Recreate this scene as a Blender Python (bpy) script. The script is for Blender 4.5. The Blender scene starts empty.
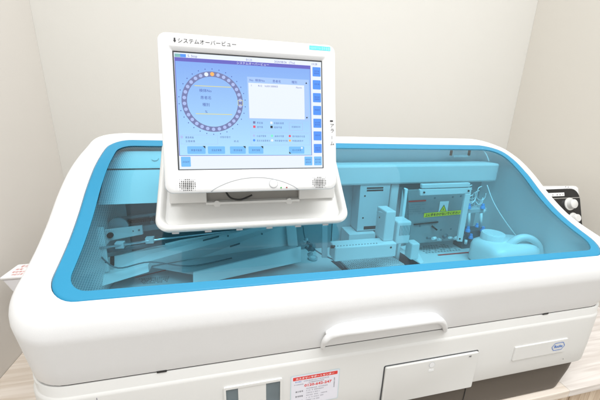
import bpy, bmesh, math, random
from mathutils import Vector, Matrix
random.seed(7)
S = bpy.context.scene
COL = S.collection
ZO = 1.43                      # camera height above the floor; the shapes below are written relative to eye level
OFF = Vector((0, 0, ZO))

# ------------------------------------------------------------------ camera
def nrm(v): return Vector(v).normalized()
FPX = 300.0
Zc = -nrm((-28.5, 1050, FPX))
Xc = nrm((1330, -50, FPX)); Xc = (Xc - Zc * Xc.dot(Zc)).normalized()
Yc = Zc.cross(Xc)
if Yc.z < 0: Yc = -Yc
RW = Matrix((Xc, Yc, Zc))      # world = RW @ (right, down, forward)
def at(px, py, y=None, z=None, x=None):
    r = RW @ nrm((px - 300, py - 200, FPX))
    t = y / r.y if y is not None else (z / r.z if z is not None else x / r.x)
    return r * t
cam_d = bpy.data.cameras.new('camera'); cam = bpy.data.objects.new('camera', cam_d); COL.objects.link(cam)
cx, cy, cz = RW @ Vector((1, 0, 0)), RW @ Vector((0, -1, 0)), RW @ Vector((0, 0, -1))
cam.matrix_world = Matrix(((cx.x, cy.x, cz.x, 0), (cx.y, cy.y, cz.y, 0), (cx.z, cy.z, cz.z, ZO), (0, 0, 0, 1)))
cam_d.sensor_width = 36; cam_d.sensor_fit = 'HORIZONTAL'; cam_d.lens = 18.0
cam_d.clip_start = 0.02; cam_d.clip_end = 100
S.camera = cam

# ------------------------------------------------------------------ materials
def srgb(r, g, b):
    f = lambda c: (c / 255 / 12.92) if c <= 10 else ((c / 255 + .055) / 1.055) ** 2.4
    return (f(r), f(g), f(b), 1)
MATS = {}
def mat(name, col, rough=.45, metal=0, bump=0, bscale=400, var=0, vscale=8, spec=.5, coat=0):
    if name in MATS: return MATS[name]
    m = bpy.data.materials.new(name); m.use_nodes = True; MATS[name] = m
    nt = m.node_tree; b = nt.nodes['Principled BSDF']
    b.inputs['Base Color'].default_value = col if len(col) == 4 else (*col, 1)
    b.inputs['Roughness'].default_value = rough; b.inputs['Metallic'].default_value = metal
    b.inputs['Specular IOR Level'].default_value = spec
    b.inputs['Coat Weight'].default_value = coat
    tc = nt.nodes.new('ShaderNodeTexCoord')
    if bump:
        n = nt.nodes.new('ShaderNodeTexNoise'); n.inputs['Scale'].default_value = bscale; n.inputs['Detail'].default_value = 3
        bp = nt.nodes.new('ShaderNodeBump'); bp.inputs['Strength'].default_value = bump; bp.inputs['Distance'].default_value = .0006
        nt.links.new(tc.outputs['Object'], n.inputs['Vector']); nt.links.new(n.outputs['Fac'], bp.inputs['Height'])
        nt.links.new(bp.outputs['Normal'], b.inputs['Normal'])
    if var:
        n = nt.nodes.new('ShaderNodeTexNoise'); n.inputs['Scale'].default_value = vscale; n.inputs['Detail'].default_value = 5
        mx = nt.nodes.new('ShaderNodeMix'); mx.data_type = 'RGBA'
        c = b.inputs['Base Color'].default_value
        mx.inputs[6].default_value = [max(0, v * (1 - var)) for v in c[:3]] + [1]
        mx.inputs[7].default_value = [min(1, v * (1 + var)) for v in c[:3]] + [1]
        nt.links.new(tc.outputs['Object'], n.inputs['Vector']); nt.links.new(n.outputs['Fac'], mx.inputs[0])
        nt.links.new(mx.outputs[2], b.inputs['Base Color'])
        n2 = nt.nodes.new('ShaderNodeMapRange'); n2.inputs[3].default_value = rough * .85; n2.inputs[4].default_value = min(1, rough * 1.15)
        nt.links.new(n.outputs['Fac'], n2.inputs[0]); nt.links.new(n2.outputs[0], b.inputs['Roughness'])
    return m
WHITE = mat('white_plastic', (.80, .806, .815), .34, bump=.15, bscale=900, var=.03, vscale=7)
WHITE2 = mat('ivory_plastic', (.745, .745, .73), .4, bump=.12, bscale=900, var=.02, vscale=6)
INNER = mat('inner_plastic', (.72, .725, .735), .45, var=.05, vscale=9)
LINER = mat('liner_plastic', (.88, .89, .90), .5, var=.03, vscale=6)
INNER2 = mat('inner_grey_metal', (.50, .52, .54), .4, var=.1, vscale=14)
INNERD = mat('inner_dark', (.15, .19, .21), .5, var=.3, vscale=20)
WHITER = mat('lightened_inner_plastic', (.9, .9, .9), .45, var=.03)  # inner plastic lightened to stand in for light the tray blocks
BLACK = mat('black_rubber', (.02, .02, .02), .5)
STEEL = mat('bright_steel', (.75, .76, .78), .2, metal=1)
BASE = mat('brown_base_plastic', (.095, .078, .062), .45, bump=.25, bscale=600, var=.08)
INK = mat('black_ink', (.02, .02, .025), .5)
GREYINK = mat('grey_ink', (.25, .25, .3), .5)
RED = mat('red_ink', (.75, .045, .035), .5)
REDSOFT = mat('soft_red_ink', (.75, .22, .2), .5)
BLUEINK = mat('blue_ink', (.03, .19, .65), .5)
CYANST = mat('cyan_sticker', (.08, .68, .82), .5)
PALE = mat('pale_cyan_ink', (.45, .85, .92), .5)
PALE2 = mat('label_edge', (.62, .72, .76), .4)
SLOTSHADE = mat('slot_shade_grey', (.30, .29, .27), .5)  # back of the tray slot, its shadow put into the colour
MONP = mat('monitor_plastic', (.745, .75, .755), .36, bump=.12, bscale=900, var=.012, vscale=6)
YEL = mat('yellow_sticker', (1, .80, .02), .5)
LBL = mat('label_paper', (.80, .80, .88), .4)
PAPER = mat('white_paper', (.92, .92, .92), .5)
BLUETUBE = mat('blue_fitting', (.10, .38, .80), .4)
FRIT = mat('blue_window_border', srgb(44, 140, 180), .4, spec=.3)
TRANSL = mat('milky_plastic', (.82, .85, .86), .3)
BEZELSTEP = mat('dark_bezel_gap', (.05, .055, .06), .4)  # dark frame round the screen and dark joint round the flap door
BAG = mat('bin_plastic', (.62, .6, .6), .35, var=.04)

def emis(name, c0, c1=None, st=1.0):
    m = bpy.data.materials.new(name); m.use_nodes = True; MATS[name] = m
    nt = m.node_tree; b = nt.nodes['Principled BSDF']
    b.inputs['Base Color'].default_value = (.01, .01, .01, 1); b.inputs['Roughness'].default_value = .25
    b.inputs['Emission Strength'].default_value = st; b.inputs['Emission Color'].default_value = c0
    b.inputs['Specular IOR Level'].default_value = .25
    if c1:
        tc = nt.nodes.new('ShaderNodeTexCoord'); sx = nt.nodes.new('ShaderNodeSeparateXYZ'); mr = nt.nodes.new('ShaderNodeMapRange')
        mr.inputs[1].default_value = 0.06; mr.inputs[2].default_value = 0.225
        mx = nt.nodes.new('ShaderNodeMix'); mx.data_type = 'RGBA'; mx.inputs[6].default_value = c0; mx.inputs[7].default_value = c1
        nt.links.new(tc.outputs['Object'], sx.inputs[0]); nt.links.new(sx.outputs['Z'], mr.inputs[0])
        nt.links.new(mr.outputs[0], mx.inputs[0]); nt.links.new(mx.outputs[2], b.inputs['Emission Color'])
    return m
E_WHITE = emis('lcd_white', srgb(232, 240, 252), st=.95)
E_BG = emis('lcd_blue_gradient', srgb(176, 224, 252), srgb(128, 168, 240), st=.95)
E_PURP = emis('lcd_purple', srgb(104, 100, 196), st=.92)
E_BTN = emis('lcd_button', srgb(84, 150, 246), st=.95)
E_BTN2 = emis('lcd_pale_button', srgb(120, 190, 246), st=.95)
E_RING = emis('lcd_ring', srgb(118, 126, 176), st=.92)
E_DOT = emis('lcd_dot', srgb(172, 190, 240), st=.95)
E_PALE = emis('lcd_header', srgb(168, 200, 248), st=.95)
E_TXT = emis('lcd_text', srgb(74, 84, 180), st=.8)
E_YEL = emis('lcd_yellow', srgb(226, 222, 150), st=.9)
E_OR = emis('lcd_orange', srgb(250, 180, 100), st=1)
E_RED = emis('lcd_red', srgb(225, 80, 110), st=1)
E_GRN = emis('lcd_green', srgb(120, 235, 200), st=1)
E_DK = emis('lcd_dark', srgb(50, 50, 60), st=.6)
LED_G = emis('led_green', srgb(60, 200, 90), st=.8)
LED_R = emis('led_red', srgb(200, 40, 50), st=.6)

def glass_mat():
    m = bpy.data.materials.new('tinted_glass'); m.use_nodes = True; nt = m.node_tree
    for n in list(nt.nodes): nt.nodes.remove(n)
    N = nt.nodes.new; L = nt.links.new
    out = N('ShaderNodeOutputMaterial'); tr = N('ShaderNodeBsdfTransparent'); gl = N('ShaderNodeBsdfGlossy')
    gl.inputs['Roughness'].default_value = .03; gl.inputs['Color'].default_value = (.95, .98, 1, 1)
    fr = N('ShaderNodeFresnel'); fr.inputs[0].default_value = 1.45
    ms = N('ShaderNodeMixShader')
    uv = N('ShaderNodeUVMap'); uv.uv_map = 'metres'
    ed = N('ShaderNodeAttribute'); ed.attribute_name = 'edge'
    # dot screen printed on the pane next to its border
    sc = N('ShaderNodeVectorMath'); sc.operation = 'SCALE'; sc.inputs['Scale'].default_value = 1 / .0038
    fr2 = N('ShaderNodeVectorMath'); fr2.operation = 'FRACTION'
    sb = N('ShaderNodeVectorMath'); sb.operation = 'SUBTRACT'; sb.inputs[1].default_value = (.5, .5, 0)
    ln = N('ShaderNodeVectorMath'); ln.operation = 'LENGTH'
    L(uv.outputs[0], sc.inputs[0]); L(sc.outputs[0], fr2.inputs[0]); L(fr2.outputs[0], sb.inputs[0]); L(sb.outputs[0], ln.inputs[0])
    lt = N('ShaderNodeMath'); lt.operation = 'LESS_THAN'
    L(ln.outputs['Value'], lt.inputs[0]); L(ed.outputs['Fac'], lt.inputs[1])
    mx = N('ShaderNodeMix'); mx.data_type = 'RGBA'
    mx.inputs[6].default_value = (.475, .865, .985, 1); mx.inputs[7].default_value = (.19, .50, .64, 1)
    L(lt.outputs[0], mx.inputs[0]); L(mx.outputs[2], tr.inputs[0])
    L(fr.outputs[0], ms.inputs[0]); L(tr.outputs[0], ms.inputs[1]); L(gl.outputs[0], ms.inputs[2])
    L(ms.outputs[0], out.inputs[0])
    return m
GLASS = glass_mat()

def wood(name, ca, cb, axis='X', sc=1.0, plank=None):
    m = bpy.data.materials.new(name); m.use_nodes = True; nt = m.node_tree; b = nt.nodes['Principled BSDF']
    N = nt.nodes.new; L = nt.links.new
    tc = N('ShaderNodeTexCoord'); mp = N('ShaderNodeMapping')
    mp.inputs['Scale'].default_value = (1.2 * sc, 22 * sc, 22 * sc) if axis == 'X' else (26 * sc, 26 * sc, 1.3 * sc)
    nz = N('ShaderNodeTexNoise'); nz.inputs['Scale'].default_value = 3; nz.inputs['Detail'].default_value = 7; nz.inputs['Distortion'].default_value = .9
    cr = N('ShaderNodeValToRGB'); cr.color_ramp.elements[0].color = ca; cr.color_ramp.elements[1].color = cb
    cr.color_ramp.elements[0].position = .36; cr.color_ramp.elements[1].position = .6
    L(tc.outputs['Object'], mp.inputs[0]); L(mp.outputs[0], nz.inputs[0]); L(nz.outputs['Fac'], cr.inputs[0]); L(cr.outputs[0], b.inputs['Base Color'])
    b.inputs['Roughness'].default_value = .42
    bp = N('ShaderNodeBump'); bp.inputs['Strength'].default_value = .12; bp.inputs['Distance'].default_value = .001
    L(nz.outputs['Fac'], bp.inputs['Height']); L(bp.outputs[0], b.inputs['Normal'])
    return m
WOOD = wood('cream_wood_laminate', srgb(218, 204, 188), srgb(238, 228, 217))
WOOD2 = wood('pale_grey_wood_laminate', srgb(214, 205, 198), srgb(236, 230, 225))
WOODV = wood('vertical_wood_laminate', srgb(190, 165, 138), srgb(228, 210, 188), 'Z')

def wallmat(name, c, bump=.25):
    m = mat(name, c, .85, bump=bump, bscale=260, var=.02, vscale=2.2, spec=.2); return m
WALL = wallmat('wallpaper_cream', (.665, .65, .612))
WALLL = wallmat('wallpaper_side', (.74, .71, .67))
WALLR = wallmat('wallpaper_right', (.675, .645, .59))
FLOORM = mat('floor_vinyl', (.5, .47, .43), .5, var=.1)

# ------------------------------------------------------------------ object helpers
def thing(name, label, cat, loc, group=None):
    o = bpy.data.objects.new(name, None); COL.objects.link(o); o.location = Vector(loc) + OFF
    o['label'] = label; o['category'] = cat
    if group: o['group'] = group
    o.empty_display_size = .05
    return o
def rootloc(p):
    v = Vector((0, 0, 0))
    while p is not None: v += Vector(p.location); p = p.parent
    return v
class B:
    """collects shapes (eye-level coordinates) into one mesh"""
    def __init__(s): s.bm = bmesh.new(); s.mats = []
    def mi(s, m):
        if m not in s.mats: s.mats.append(m)
        return s.mats.index(m)
    def face(s, pts, m):
        vs = [s.bm.verts.new(Vector(p)) for p in pts]
        f = s.bm.faces.new(vs); f.material_index = s.mi(m); return f
    def box(s, a, b, m, bev=0, seg=2):
        a = Vector(a); b = Vector(b)
        lo = Vector((min(a.x, b.x), min(a.y, b.y), min(a.z, b.z))); hi = Vector((max(a.x, b.x), max(a.y, b.y), max(a.z, b.z)))
        t = bmesh.new(); bmesh.ops.create_cube(t, size=1)
        for v in t.verts: v.co = Vector((lo[i] + (v.co[i] + .5) * (hi[i] - lo[i]) for i in range(3)))
        s._bevadd(t, m, bev, seg)
    def _bevadd(s, t, m, bev, seg=2):
        if bev: bmesh.ops.bevel(t, geom=t.edges[:], offset=bev, segments=seg, profile=.5, affect='EDGES')
        s.merge(t, m)
    def merge(s, t, m):
        k = s.mi(m); mp = {}
        for v in t.verts: mp[v] = s.bm.verts.new(v.co)
        for f in t.faces:
            try: g = s.bm.faces.new([mp[v] for v in f.verts]); g.material_index = k; g.smooth = f.smooth
            except ValueError: pass
        t.free()
    def prism(s, pts, ext, m, bev=0):
        """polygon pts extruded by vector ext"""
        t = bmesh.new(); ext = Vector(ext); n = len(pts)
        a = [t.verts.new(Vector(p)) for p in pts]; b = [t.verts.new(Vector(p) + ext) for p in pts]
        t.faces.new(a); t.faces.new(b[::-1])
        for i in range(n): t.faces.new((a[i], b[i], b[(i + 1) % n], a[(i + 1) % n]))
        bmesh.ops.recalc_face_normals(t, faces=t.faces[:])
        s._bevadd(t, m, bev, 2)
    def tube(s, pts, r, m, n=12, cap=True, smooth=True):
        pts = [Vector(p) for p in pts]; t = bmesh.new(); rings = []
        prev = None
        for i, p in enumerate(pts):
            d = (pts[min(i + 1, len(pts) - 1)] - pts[max(i - 1, 0)]).normalized()
            if prev is None:
                u = d.orthogonal().normalized()
            else:
                u = (prev - d * prev.dot(d)).normalized()
            prev = u; w = d.cross(u)
            rr = r[i] if isinstance(r, (list, tuple)) else r
            rings.append([t.verts.new(p + (u * math.cos(2 * math.pi * k / n) + w * math.sin(2 * math.pi * k / n)) * rr) for k in range(n)])
        for a, b in zip(rings, rings[1:]):
            for k in range(n):
                f = t.faces.new((a[k], a[(k + 1) % n], b[(k + 1) % n], b[k])); f.smooth = smooth
        if cap: t.faces.new(rings[0][::-1]); t.faces.new(rings[-1])
        bmesh.ops.recalc_face_normals(t, faces=t.faces[:])
        s.merge(t, m)
    def rings(s, rs, m, capfirst=False, caplast=False, smooth=True):
        vr = [[s.bm.verts.new(Vector(p)) for p in r] for r in rs]; n = len(rs[0]); k = s.mi(m)
        for a, b in zip(vr, vr[1:]):
            for i in range(n):
                f = s.bm.faces.new((a[i], a[(i + 1) % n], b[(i + 1) % n], b[i])); f.smooth = smooth; f.material_index = k
        if capfirst: f = s.bm.faces.new(vr[0][::-1]); f.material_index = k
        if caplast: f = s.bm.faces.new(vr[-1]); f.material_index = k
        return vr
    def build(s, name, parent=None, label=None, recalc=True, wn=False):
        if recalc: bmesh.ops.recalc_face_normals(s.bm, faces=s.bm.faces[:])
        org = rootloc(parent) if parent else OFF.copy()
        for v in s.bm.verts: v.co = v.co + OFF - org
        me = bpy.data.meshes.new(name); s.bm.to_mesh(me); s.bm.free()
        for m in s.mats: me.materials.append(m)
        o = bpy.data.objects.new(name, me); COL.objects.link(o)
        if parent: o.parent = parent
        else: o.location = OFF
        if label: o['label'] = label
        return o
def pieces(b, name, parent):
    """every loose piece of b becomes an object of its own"""
    bm = b.bm; seen = set(); out = []
    for v0 in bm.verts:
        if v0 in seen: continue
        st = [v0]; seen.add(v0); isl = []
        while st:
            v = st.pop(); isl.append(v)
            for e in v.link_edges:
                w = e.other_vert(v)
                if w not in seen: seen.add(w); st.append(w)
        nb = B(); mp = {v: nb.bm.verts.new(v.co) for v in isl}; done = set()
        for v in isl:
            for f in v.link_faces:
                if f in done: continue
                done.add(f); g = nb.bm.faces.new([mp[q] for q in f.verts]); g.material_index = nb.mi(b.mats[f.material_index]); g.smooth = f.smooth
        out.append(nb.build(name, parent))
    bm.free(); return out
def smooth_angle(o, deg=35):
    me = o.data
    for p in me.polygons: p.use_smooth = True
    try: me.set_sharp_from_angle(angle=math.radians(deg))
    except Exception: pass
    return o

_tc = {}
def text_geo(body, size=1.0, bold=0):
    k = (body, bold)
    if k not in _tc:
        cu = bpy.data.curves.new('t', 'FONT'); cu.body = body; cu.size = 1; cu.resolution_u = 2; cu.offset = bold
        ob = bpy.data.objects.new('t', cu); COL.objects.link(ob)
        dg = bpy.context.evaluated_depsgraph_get(); dg.update()
        me = bpy.data.meshes.new_from_object(ob.evaluated_get(dg))
        vs = [v.co.copy() for v in me.vertices]; fs = [tuple(p.vertices) for p in me.polygons]
        bpy.data.objects.remove(ob); bpy.data.curves.remove(cu); bpy.data.meshes.remove(me)
        _tc[k] = (vs, fs)
    return _tc[k]
def bez(P_, n=6):
    out = []
    for i in range(len(P_) - 1):
        p0, p1, p2, p3 = P_[max(0, i - 1)], P_[i], P_[i + 1], P_[min(len(P_) - 1, i + 2)]
        for k in range(n):
            t = k / n; out.append(.5 * ((2 * p1) + (p2 - p0) * t + (2 * p0 - 5 * p1 + 4 * p2 - p3) * t * t + (3 * p1 - p0 - 3 * p2 + p3) * t**3))
    out.append(P_[-1]); return out
class Plane:
    def __init__(s, o, u, v): s.o = Vector(o); s.u = Vector(u).normalized(); s.v = Vector(v).normalized(); s.n = s.u.cross(s.v)
    def p(s, a, b, h=0): return s.o + s.u * a + s.v * b + s.n * h
    def uv(s, px, py):
        r = RW @ nrm((px - 300, py - 200, FPX)); t = s.n.dot(s.o) / s.n.dot(r); q = r * t - s.o; return q.dot(s.u), q.dot(s.v)
def rect(b, P, x0, y0, x1, y1, h, m): b.face([P.p(x0, y0, h), P.p(x1, y0, h), P.p(x1, y1, h), P.p(x0, y1, h)], m)
def rrpts(x0, y0, x1, y1, r, n=6):
    rs = r if isinstance(r, (list, tuple)) else [r] * 4; out = []
    for (cx_, cy_, a0, rr) in ((x0 + rs[0], y0 + rs[0], 180, rs[0]), (x1 - rs[1], y0 + rs[1], 270, rs[1]), (x1 - rs[2], y1 - rs[2], 0, rs[2]), (x0 + rs[3], y1 - rs[3], 90, rs[3])):
        for i in range(n + 1):
            a = math.radians(a0 + 90 * i / n); out.append((cx_ + rr * math.cos(a), cy_ + rr * math.sin(a)))
    return out
def rrect(b, P, x0, y0, x1, y1, r, h, m): b.face([P.p(x, y, h) for x, y in rrpts(x0, y0, x1, y1, r, 4)], m)
def disc(b, P, cx_, cy_, r, h, m, n=16, ry=None):
    ry = ry or r
    b.face([P.p(cx_ + r * math.cos(2 * math.pi * i / n), cy_ + ry * math.sin(2 * math.pi * i / n), h) for i in range(n)], m)
def line(b, P, x0, y0, x1, y1, w, h, m):
    d = Vector((x1 - x0, y1 - y0)).normalized(); q = Vector((-d.y, d.x)) * w / 2
    b.face([P.p(x0 - q.x, y0 - q.y, h), P.p(x1 - q.x, y1 - q.y, h), P.p(x1 + q.x, y1 + q.y, h), P.p(x0 + q.x, y0 + q.y, h)], m)
def text(b, P, body, x, y, size, h, m, width=None, align='L', bold=0):
    vs, fs = text_geo(body, 1, bold)
    if not vs: return
    w = max(v.x for v in vs); s0 = size; sx = size if width is None else width / w
    if align == 'C': x -= w * sx / 2
    k = b.mi(m); nv = [b.bm.verts.new(P.p(x + v.x * sx, y + v.y * s0, h)) for v in vs]
    for f in fs:
        try: g = b.bm.faces.new([nv[i] for i in f]); g.material_index = k
        except ValueError: pass
SMALL = '測定中分析結果検査患者情報登録設定確認試薬装置管理保守点検受付番号時間部品交換印刷画面'
def glyphs(b, P, x0, y0, x1, hgt, h, m, n=None, dens=1.0):
    """a run of print too small to read in the photograph"""
    n = n or max(1, int((x1 - x0) / hgt)); w = (x1 - x0) / n
    for i in range(n):
        if random.random() > dens: continue
        text(b, P, random.choice(SMALL), x0 + i * w + w * .08, y0, hgt * 1.12, h, m, width=min(w * .84, hgt * 1.15))

# ------------------------------------------------------------------ room
ZT = -.68                      # worktop height relative to the eye
XL, XR, YB = -.606, 1.357, 1.256
def struct(name, b, **k):
    o = b.build(name, **k); o['kind'] = 'structure'; return o
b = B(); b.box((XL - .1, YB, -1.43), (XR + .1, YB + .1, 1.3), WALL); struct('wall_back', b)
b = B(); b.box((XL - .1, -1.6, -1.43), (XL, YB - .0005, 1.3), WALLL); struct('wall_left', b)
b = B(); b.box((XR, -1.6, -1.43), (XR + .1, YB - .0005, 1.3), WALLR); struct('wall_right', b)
b = B(); b.box((XL - .1, -1.8, -1.53), (XR + .1, YB + .1, -1.43), FLOORM); struct('floor', b)
# counter
YE = .444
xs = .848
ctr = thing('counter', 'pale wood grain laminate counter carrying the white analyzer', 'counter', (.37, .85, -1.43))
b = B(); b.box((XL + .001, YE, ZT - .022), (xs, YB - .001, ZT), WOOD, .0015); b.build('worktop', ctr)
b = B(); b.box((xs + .0008, YE, ZT - .022), (XR - .001, YB - .001, ZT), WOOD2, .0015); b.build('worktop', ctr, 'greyer worktop board at the right end')
b = B(); b.box((XL + .001, YE + .012, -1.35), (.875, YE + .03, ZT - .0225), WOODV, .001); b.build('front_panel', ctr)
b = B(); b.box((.878, YE + .012, -1.35), (XR - .001, YE + .03, ZT - .0225), WOODV, .001); b.build('front_panel', ctr)
b = B(); b.box((XL + .001, YE + .06, -1.43), (XR - .001, YE + .08, -1.352), BLACK); b.build('plinth', ctr)

# ------------------------------------------------------------------ analyzer
AN = thing('analyzer', 'large white benchtop analyzer with blue tinted sloping window on wood counter', 'analyzer', (.285, .68, ZT))
KN = [(.40, -.305), (.43, -.301), (.46, -.288), (.49, -.273), (.53, -.255), (.58, -.228), (.63, -.194), (.68, -.154), (.73, -.121), (.78, -.098), (.83, -.081), (.88, -.064), (.93, -.056), (.99, -.053)]
def hz(y, x=.285):
    y = y - .03 * (x - .285) / .6 * .5
    if y <= KN[0][0]: return KN[0][1]
    if y >= KN[-1][0]: return KN[-1][1]
    for i in range(len(KN) - 1):
        if KN[i][0] <= y <= KN[i + 1][0]: break
    g = lambda j: KN[max(0, min(len(KN) - 1, j))]
    p0, p1, p2, p3 = g(i - 1), g(i), g(i + 1), g(i + 2)
    t = (y - p1[0]) / (p2[0] - p1[0]); dx = p2[0] - p1[0]
    m1 = (p2[1] - p0[1]) / (p2[0] - p0[0]) * dx; m2 = (p3[1] - p1[1]) / (p3[0] - p1[0]) * dx
    return (2 * t**3 - 3 * t**2 + 1) * p1[1] + (t**3 - 2 * t**2 + t) * m1 + (-2 * t**3 + 3 * t**2) * p2[1] + (t**3 - t**2) * m2
WX0, WX1, WY0, WY1 = -.286, .856, .459, .842
WR = [.050, .046, .062, .045]
OX0, OX1, OY0, OY1 = -.342, .908, .431, .915
OR = [.072, .068, .095, .066]
NS, NC = 34, 10
def ring2(x0, x1, y0, y1, rs):
    out = []
    cs = ((x0 + rs[0], y0 + rs[0], 180, rs[0]), (x1 - rs[1], y0 + rs[1], 270, rs[1]), (x1 - rs[2], y1 - rs[2], 0, rs[2]), (x0 + rs[3], y1 - rs[3], 90, rs[3]))
    for q, (a, c, a0, rr) in enumerate(cs):
        arc = [(a + rr * math.cos(math.radians(a0 + 90 * i / NC)), c + rr * math.sin(math.radians(a0 + 90 * i / NC))) for i in range(NC + 1)]
        out += arc
        a2, c2, b0, r2 = cs[(q + 1) % 4]
        e = (a2 + r2 * math.cos(math.radians(b0)), c2 + r2 * math.sin(math.radians(b0)))
        s_ = arc[-1]
        for i in range(1, NS): out.append((s_[0] + (e[0] - s_[0]) * i / NS, s_[1] + (e[1] - s_[1]) * i / NS))
    return out
def lerp(a, b_, t): return a + (b_ - a) * t
def hring(t, extra=0):
    return taper(ring2(lerp(WX0, OX0, t), lerp(WX1, OX1, t), lerp(WY0, OY0, t), lerp(WY1, OY1, t), [lerp(a, c, t) for a, c in zip(WR, OR)]), t)
def taper(r2, t=1):
    """the right flank draws in towards the back"""
    out = []
    for x, y in r2:
        k = max(0., min(1., (y - .47) / .12)); k = k * k * (3 - 2 * k)
        out.append((x - (.006 + .020 * t) * k * max(0, min(1, (x - .5) / .3)), y))
    return out
def up(r2, f): return [Vector((x, y, f(x, y))) for x, y in r2]
rs = []
rs.append(up(hring(0), lambda x, y: hz(y, x) - .010))
rs.append(up(hring(0), lambda x, y: hz(y, x) - .0005))
rs.append(up(hring(.06), lambda x, y: hz(y, x) + .0015))
rs.append(up(hring(.18), lambda x, y: hz(y, x) + .002))
T0 = .40; RF = .036
for i in range(0, 11):
    a = math.pi / 2 * i / 10; t = T0 + (1 - T0) * math.sin(a)
    rs.append(up(hring(t), lambda x, y, a=a: hz(y, x) + .002 - RF * (1 - math.cos(a)) ** 1.15))
ZB = -.425
mid = rs[-1]
low = taper(ring2(OX0 + .001, OX1 - .010, OY0 + .0172, OY1 - .005, OR))
for k in (.08, .35, .7, 1):
    rs.append([Vector((lerp(m_.x, l[0], k), lerp(m_.y, l[1], k), lerp(m_.z, ZB + .004, k))) for m_, l in zip(mid, low)])
rs.append([Vector((l[0] + (0.285 - l[0]) * .003, l[1] + (.68 - l[1]) * .006, ZB)) for l in low])
rs.append([Vector((l[0] + (0.285 - l[0]) * .03, l[1] + (.68 - l[1]) * .06, ZB)) for l in low])
b = B(); b.rings(rs, WHITE)
o = b.build('hood_cover', AN); smooth_angle(o, 50)

# blue printed border on the pane
FW = (.88, .74, .52, 1.1)      # border width factors: left, right, front, top
def inner(d, e=0):
    f = FW if d > .004 else (1, 1, 1, 1)
    return taper(ring2(WX0 + d * f[0], WX1 - d * f[1], WY0 + d * f[2], WY1 - d * f[3], [max(.012, r - d * .5) for r in WR]), 0)
b = B()
FD = .030
b.rings([up(inner(.0008), lambda x, y: hz(y, x) - .003), up(inner(.002), lambda x, y: hz(y, x) - .0005)] + [up(inner(FD * k / 4), lambda x, y: hz(y, x) - .0004) for k in (1, 2, 3, 4)], FRIT)
smooth_angle(b.build('window_border', AN), 60)
# the tinted pane
def glass():
    me = bpy.data.meshes.new('window_pane'); r = inner(.003); nx, ny = 150, 90
    x0 = min(p[0] for p in r); x1 = max(p[0] for p in r); y0 = min(p[1] for p in r); y1 = max(p[1] for p in r)
    rr = [max(.012, q - .003) for q in WR]
    def span(y):
        a, c = x0, x1
        if y < y0 + rr[0]: a = x0 + rr[0] - math.sqrt(max(0, rr[0]**2 - (y0 + rr[0] - y)**2))
        if y > y1 - rr[3]: a = x0 + rr[3] - math.sqrt(max(0, rr[3]**2 - (y - y1 + rr[3])**2))
        if y < y0 + rr[1]: c = x1 - rr[1] + math.sqrt(max(0, rr[1]**2 - (y0 + rr[1] - y)**2))
        if y > y1 - rr[2]: c = x1 - rr[2] + math.sqrt(max(0, rr[2]**2 - (y - y1 + rr[2])**2))
        return a, c
    V, F, ED, UV = [], [], [], []
    for j in range(ny + 1):
        t = j / ny; t = t - .12 * math.sin(2 * math.pi * t) / 2; y = y0 + (y1 - y0) * t; a, c = span(y)
        s_ = y * 1.25
        for i in range(nx + 1):
            u = i / nx; u = u - .12 * math.sin(2 * math.pi * u) / 2; x = a + (c - a) * u
            V.append(Vector((taper([(x, y)], 0)[0][0], y, hz(y, x) - .0022)) + OFF - rootloc(AN))
            dl, dr, db, dt = x - a, c - x, y - y0, y1 - y
            def fade(d, w, g=.42): return max(0., g * (1 - max(0, d - FD) / w))
            e = max(fade(dl, .042, .44), fade(dr, .010, .30), fade(dt, .024, .34))
            if dl < .08 and db < .06: e = max(e, .44 * min(1, (.08 - dl) / .03, (.06 - db) / .02))
            if dr < .10 and db < .05: e = max(e, .32 * min(1, (.10 - dr) / .05, (.05 - db) / .02))
            ED.append(e); UV.append((x, s_))
    for j in range(ny):
        for i in range(nx):
            q = j * (nx + 1) + i; F.append((q, q + 1, q + nx + 2, q + nx + 1))
    me.from_pydata(V, [], F); at_ = me.attributes.new('edge', 'FLOAT', 'POINT')
    for i, e in enumerate(ED): at_.data[i].value = e
    uvl = me.uv_layers.new(name='metres')
    for p in me.polygons:
        p.use_smooth = True
        for li, vi in zip(p.loop_indices, p.vertices): uvl.data[li].uv = UV[vi]
    me.materials.append(GLASS)
    o = bpy.data.objects.new('window_pane', me); COL.objects.link(o); o.parent = AN
glass()

# inner liner, deck
ZD = -.405
b = B()
inr = inner(-.002)
b.rings([up(inner(.004), lambda x, y: hz(y, x) - .010), up(inner(-.002), lambda x, y: hz(y, x) - .02), [Vector((x, y, ZD - .02)) for x, y in inr]], LINER)
smooth_angle(b.build('inner_liner', AN), 60)
b = B(); b.face([Vector((x, y, ZD)) for x, y in inner(-.0015)], INNER); b.build('deck', AN)

# lower white body
def rprism(b, x0, x1, y0, y1, r, zs, m, capb=True, capt=False):
    """zs: list of (z, inset)"""
    b.rings([[Vector((x, y, z)) for x, y in ring2(x0 + i, x1 - i, y0 + i * .6, y1 - i, [max(.01, q - i) for q in r])] for z, i in zs], m, capfirst=False, caplast=capb)
LB = (-.346, .897, .449, .912); LR = [.075, .055, .06, .06]
b = B()
rprism(b, *LB, LR, [(ZB - .0035, .03), (ZB - .0035, .0035), (ZB - .0055, .0012), (-.4495, .0022), (-.4505, .0012), (-.453, -.0022), (-.457, -.003), (-.54, -.003), (-.586, -.001), (-.5895, .001), (-.591, .005)], WHITE2)
smooth_angle(b.build('lower_body', AN), 40)
b = B(); rprism(b, LB[0] + .006, LB[1] - .006, LB[2] + .003, LB[3] - .01, LR, [(ZB - .008, 0), (ZB + .004, 0)], BLACK)
b.build('seam_gasket', AN)
b = B()
def bring(z, x1, y0, r): return [Vector((x, y, z)) for x, y in ring2(-.31, x1, y0, .9, [.06, r, .05, .05])]
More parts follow.
